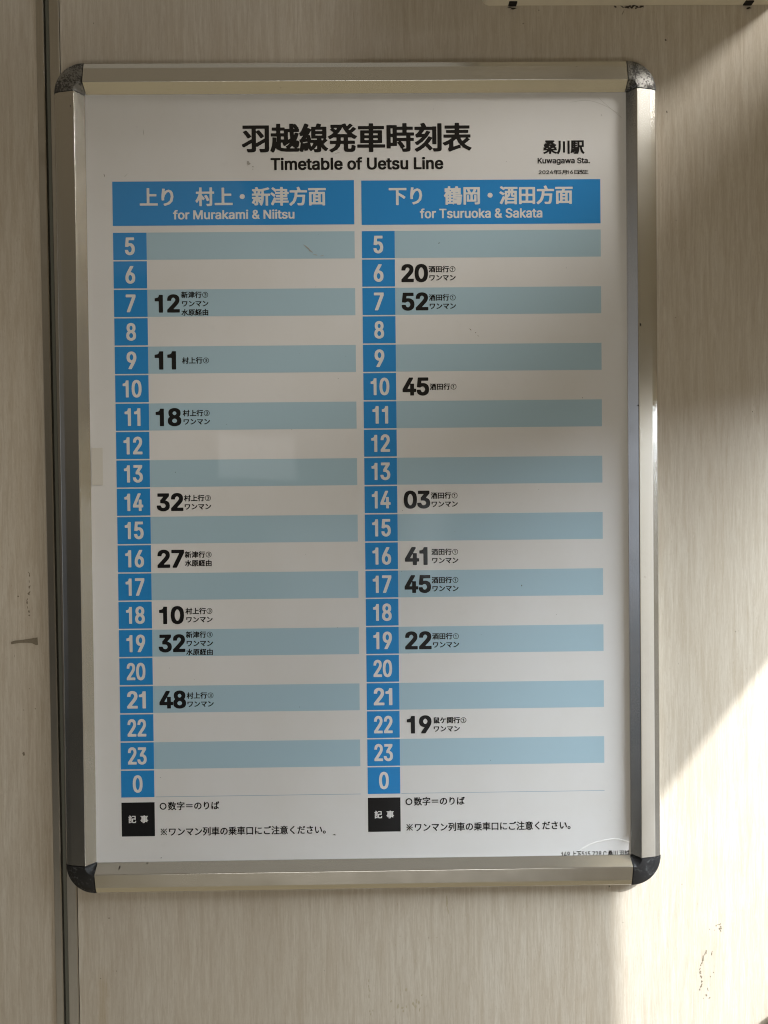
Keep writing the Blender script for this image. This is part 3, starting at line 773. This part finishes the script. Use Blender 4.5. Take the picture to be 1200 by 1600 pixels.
# ------------------------------------------------------------------ marks on the wall
def scribble(cx, cz, w, h, n, smin, smax, seed):
    g = random.Random(seed); out = []
    for _ in range(n):
        out.append((cx + g.gauss(0, w), cz + g.gauss(0, h), g.uniform(smin, smax) * .5, g.uniform(smin, smax), g.uniform(-.5, .5)))
    return out
def trail(pts, step, w, seed):
    g = random.Random(seed); out = []
    for (a, b), (c, d) in zip(pts, pts[1:]):
        L = math.hypot(c - a, d - b); k = max(1, int(L / step))
        ang = math.atan2(d - b, c - a)
        for i in range(k):
            t = (i + g.random() * .6) / k
            if g.random() < .18: continue
            out.append((a + (c - a) * t + g.gauss(0, .35), b + (d - b) * t + g.gauss(0, .35), step * g.uniform(.9, 1.8), w * g.uniform(.6, 1.6), ang + g.gauss(0, .3)))
    return out
blot_mesh('glue_residue', [(-325.5, -108.4, 1, 1, 0)] +
          trail([(-314.5, -86), (-314, -100), (-315.5, -110), (-317.5, -116), (-315, -128)], 2.2, 1.2, 3) + [(-325.5, -108, 2, 2, 0), (-311, -215, 1.4, 1.4, 0), (-322, -216, 1.2, 1, 0)] +
          trail([(-331, -160), (-330, -166)], 2, .5, 4) + [(-322.5, -258, 3, 5, 0), (-316, -196, 1.2, 1, 0)], .006, M_GLUE, left_panel)
tear = [(-333, -151.2), (-329, -149.9), (-322, -149.3), (-314, -148.2), (-307.7, -147.2), (-307.4, -154.2), (-309, -154.6), (-313, -152.6), (-318, -152.2), (-325, -152.2), (-332.6, -153.4)]
link('tape_remnant', mesh_from('tape_remnant', [(a / 1000, .0057, c / 1000) for a, c in tear], [tuple(range(len(tear)))[::-1]]), M_GLUE, left_panel)
blot_mesh('tan_scuff', [(37 + rng.gauss(0, 9), -505 + rng.gauss(0, 7), rng.uniform(1, 3), rng.uniform(2, 6), rng.uniform(-.5, .2)) for _ in range(12)] + [(2 + rng.gauss(0, 2), -492 + rng.gauss(0, 14), 1.4, rng.uniform(2, 6), 0) for _ in range(8)] +
          [(78, -405, 2.2, 12, .05), (79, -414, 1.6, 9, .1), (68, -440, 2.4, .8, .2), (33, -438, 2.2, .7, 0)], .006, M_TAN, main_panel, .00005)
blot_mesh('glue_residue', trail([(336, -432), (341, -431.6)], 1.6, .8, 5) + trail([(340.6, -431), (342, -439)], 1.6, .9, 8) + [(340.5, -435.6, 4, 2.2, 0), (330.5, -436, 1.2, 1.2, 0), (335, -437, 2.4, .7, .8)] +
          trail([(328, -456), (325, -462), (322, -470), (320.5, -476), (323, -484), (322, -491), (320, -497)], 2.0, 1.5, 6) + trail([(333, -452), (332, -462)], 2.4, .9, 7) +
          [(327, -500, 2.0, 3.2, .2), (330, -502.5, 2.6, 1.6, .5), (334, -478, 1.2, 1.8, 0), (331, -482, 1.4, 1.4, 0), (328.5, -494, 1.2, 5.0, .1), (324, -503, 1, 1, 0)], .006, M_GLUE, main_panel)
blot_mesh('dirt_speck', [(293.8, 344.3, 1.4, 2.6, .2), (293, 412, 2.4, 1.6, -.4), (173, 440.5, 1.2, 1.2, 0), (158, 428, 1.0, 1.4, 0), (-246, 430, 1, 1.4, 0), (302, 242, .8, 1, 0), (304, -392, 1, 1.2, 0), (234, -393, 1.2, 1.6, 0),
                         (-244, -416, 2.4, .8, 0), (-238, -467, 1, 1, 0), (-253, -474, 1, 1, 0), (247, -428, .8, 1, 0), (357, -150, 1, 1, 0), (302, -180, .8, .8, 0), (301, 150, .8, 1, 0), (374, 60, .8, 1.4, 0), (-40, -470, .8, .8, 0), (60, -440, .8, .8, 0)], .006, M_DIRT, main_panel)

# ------------------------------------------------------------------ the board above, seen from below
board = empty('notice_board', (.26, .006, .60))
tag(board, 'cream underside of a board or shelf mounted above the frame at upper right', 'board')
bm = bmesh.new()
prof = []
x0, x1, z0, z1, r = .119, BOARD_X1, .4449, .74, .007
for k in range(7):
    a = math.pi + k / 6 * math.pi / 2
    prof.append((x0 + r + r * math.cos(a), z0 + r + r * math.sin(a)))
prof += [(x1, z0), (x1, z1), (x0, z1)]
fr = [bm.verts.new((a - .26, -BOARD_D - .006, c - .60)) for a, c in prof]
bk = [bm.verts.new((a - .26, 0, c - .60)) for a, c in prof]
bm.faces.new(fr); bm.faces.new(bk[::-1])
for i in range(len(prof)):
    j = (i + 1) % len(prof)
    bm.faces.new((fr[i], bk[i], bk[j], fr[j]))
link('case', bm_mesh('case', bm, R(25)), M_CREAM, board)
def clip(x, w, h):
    bm = bmesh.new(); add_box(bm, x - w / 2 - .26, x + w / 2 - .26, -.0065, -.0002, z0 - .0012 - .60, z0 + .002 - .60, bevel=.0005)
    link('fixing_clip', bm_mesh('fixing_clip', bm), M_CLIP, board)
clip(.1478, .0075, .004); clip(.3705, .008, .004)

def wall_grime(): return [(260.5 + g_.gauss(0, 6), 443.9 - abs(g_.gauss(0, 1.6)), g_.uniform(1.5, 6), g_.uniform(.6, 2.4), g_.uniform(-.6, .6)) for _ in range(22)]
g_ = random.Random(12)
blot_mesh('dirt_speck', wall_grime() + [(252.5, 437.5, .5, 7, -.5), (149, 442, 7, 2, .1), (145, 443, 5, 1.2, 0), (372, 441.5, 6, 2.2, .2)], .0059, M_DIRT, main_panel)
blob = bpy.data.meshes.new('round_blob')
bm = bmesh.new()
bmesh.ops.create_uvsphere(bm, u_segments=32, v_segments=16, radius=.0225)  # unidentified grey shape, built as a flattened ball
for v in bm.verts: v.co.y *= .55
for f in bm.faces: f.smooth = True
bm.to_mesh(blob); bm.free()
kn = link('round_blob', blob, M_BLOB)
kn.location = (.4030, -.0060, -.5315)
tag(kn, 'grey rounded shape at the lower right corner of the sunlit wall', 'blob')
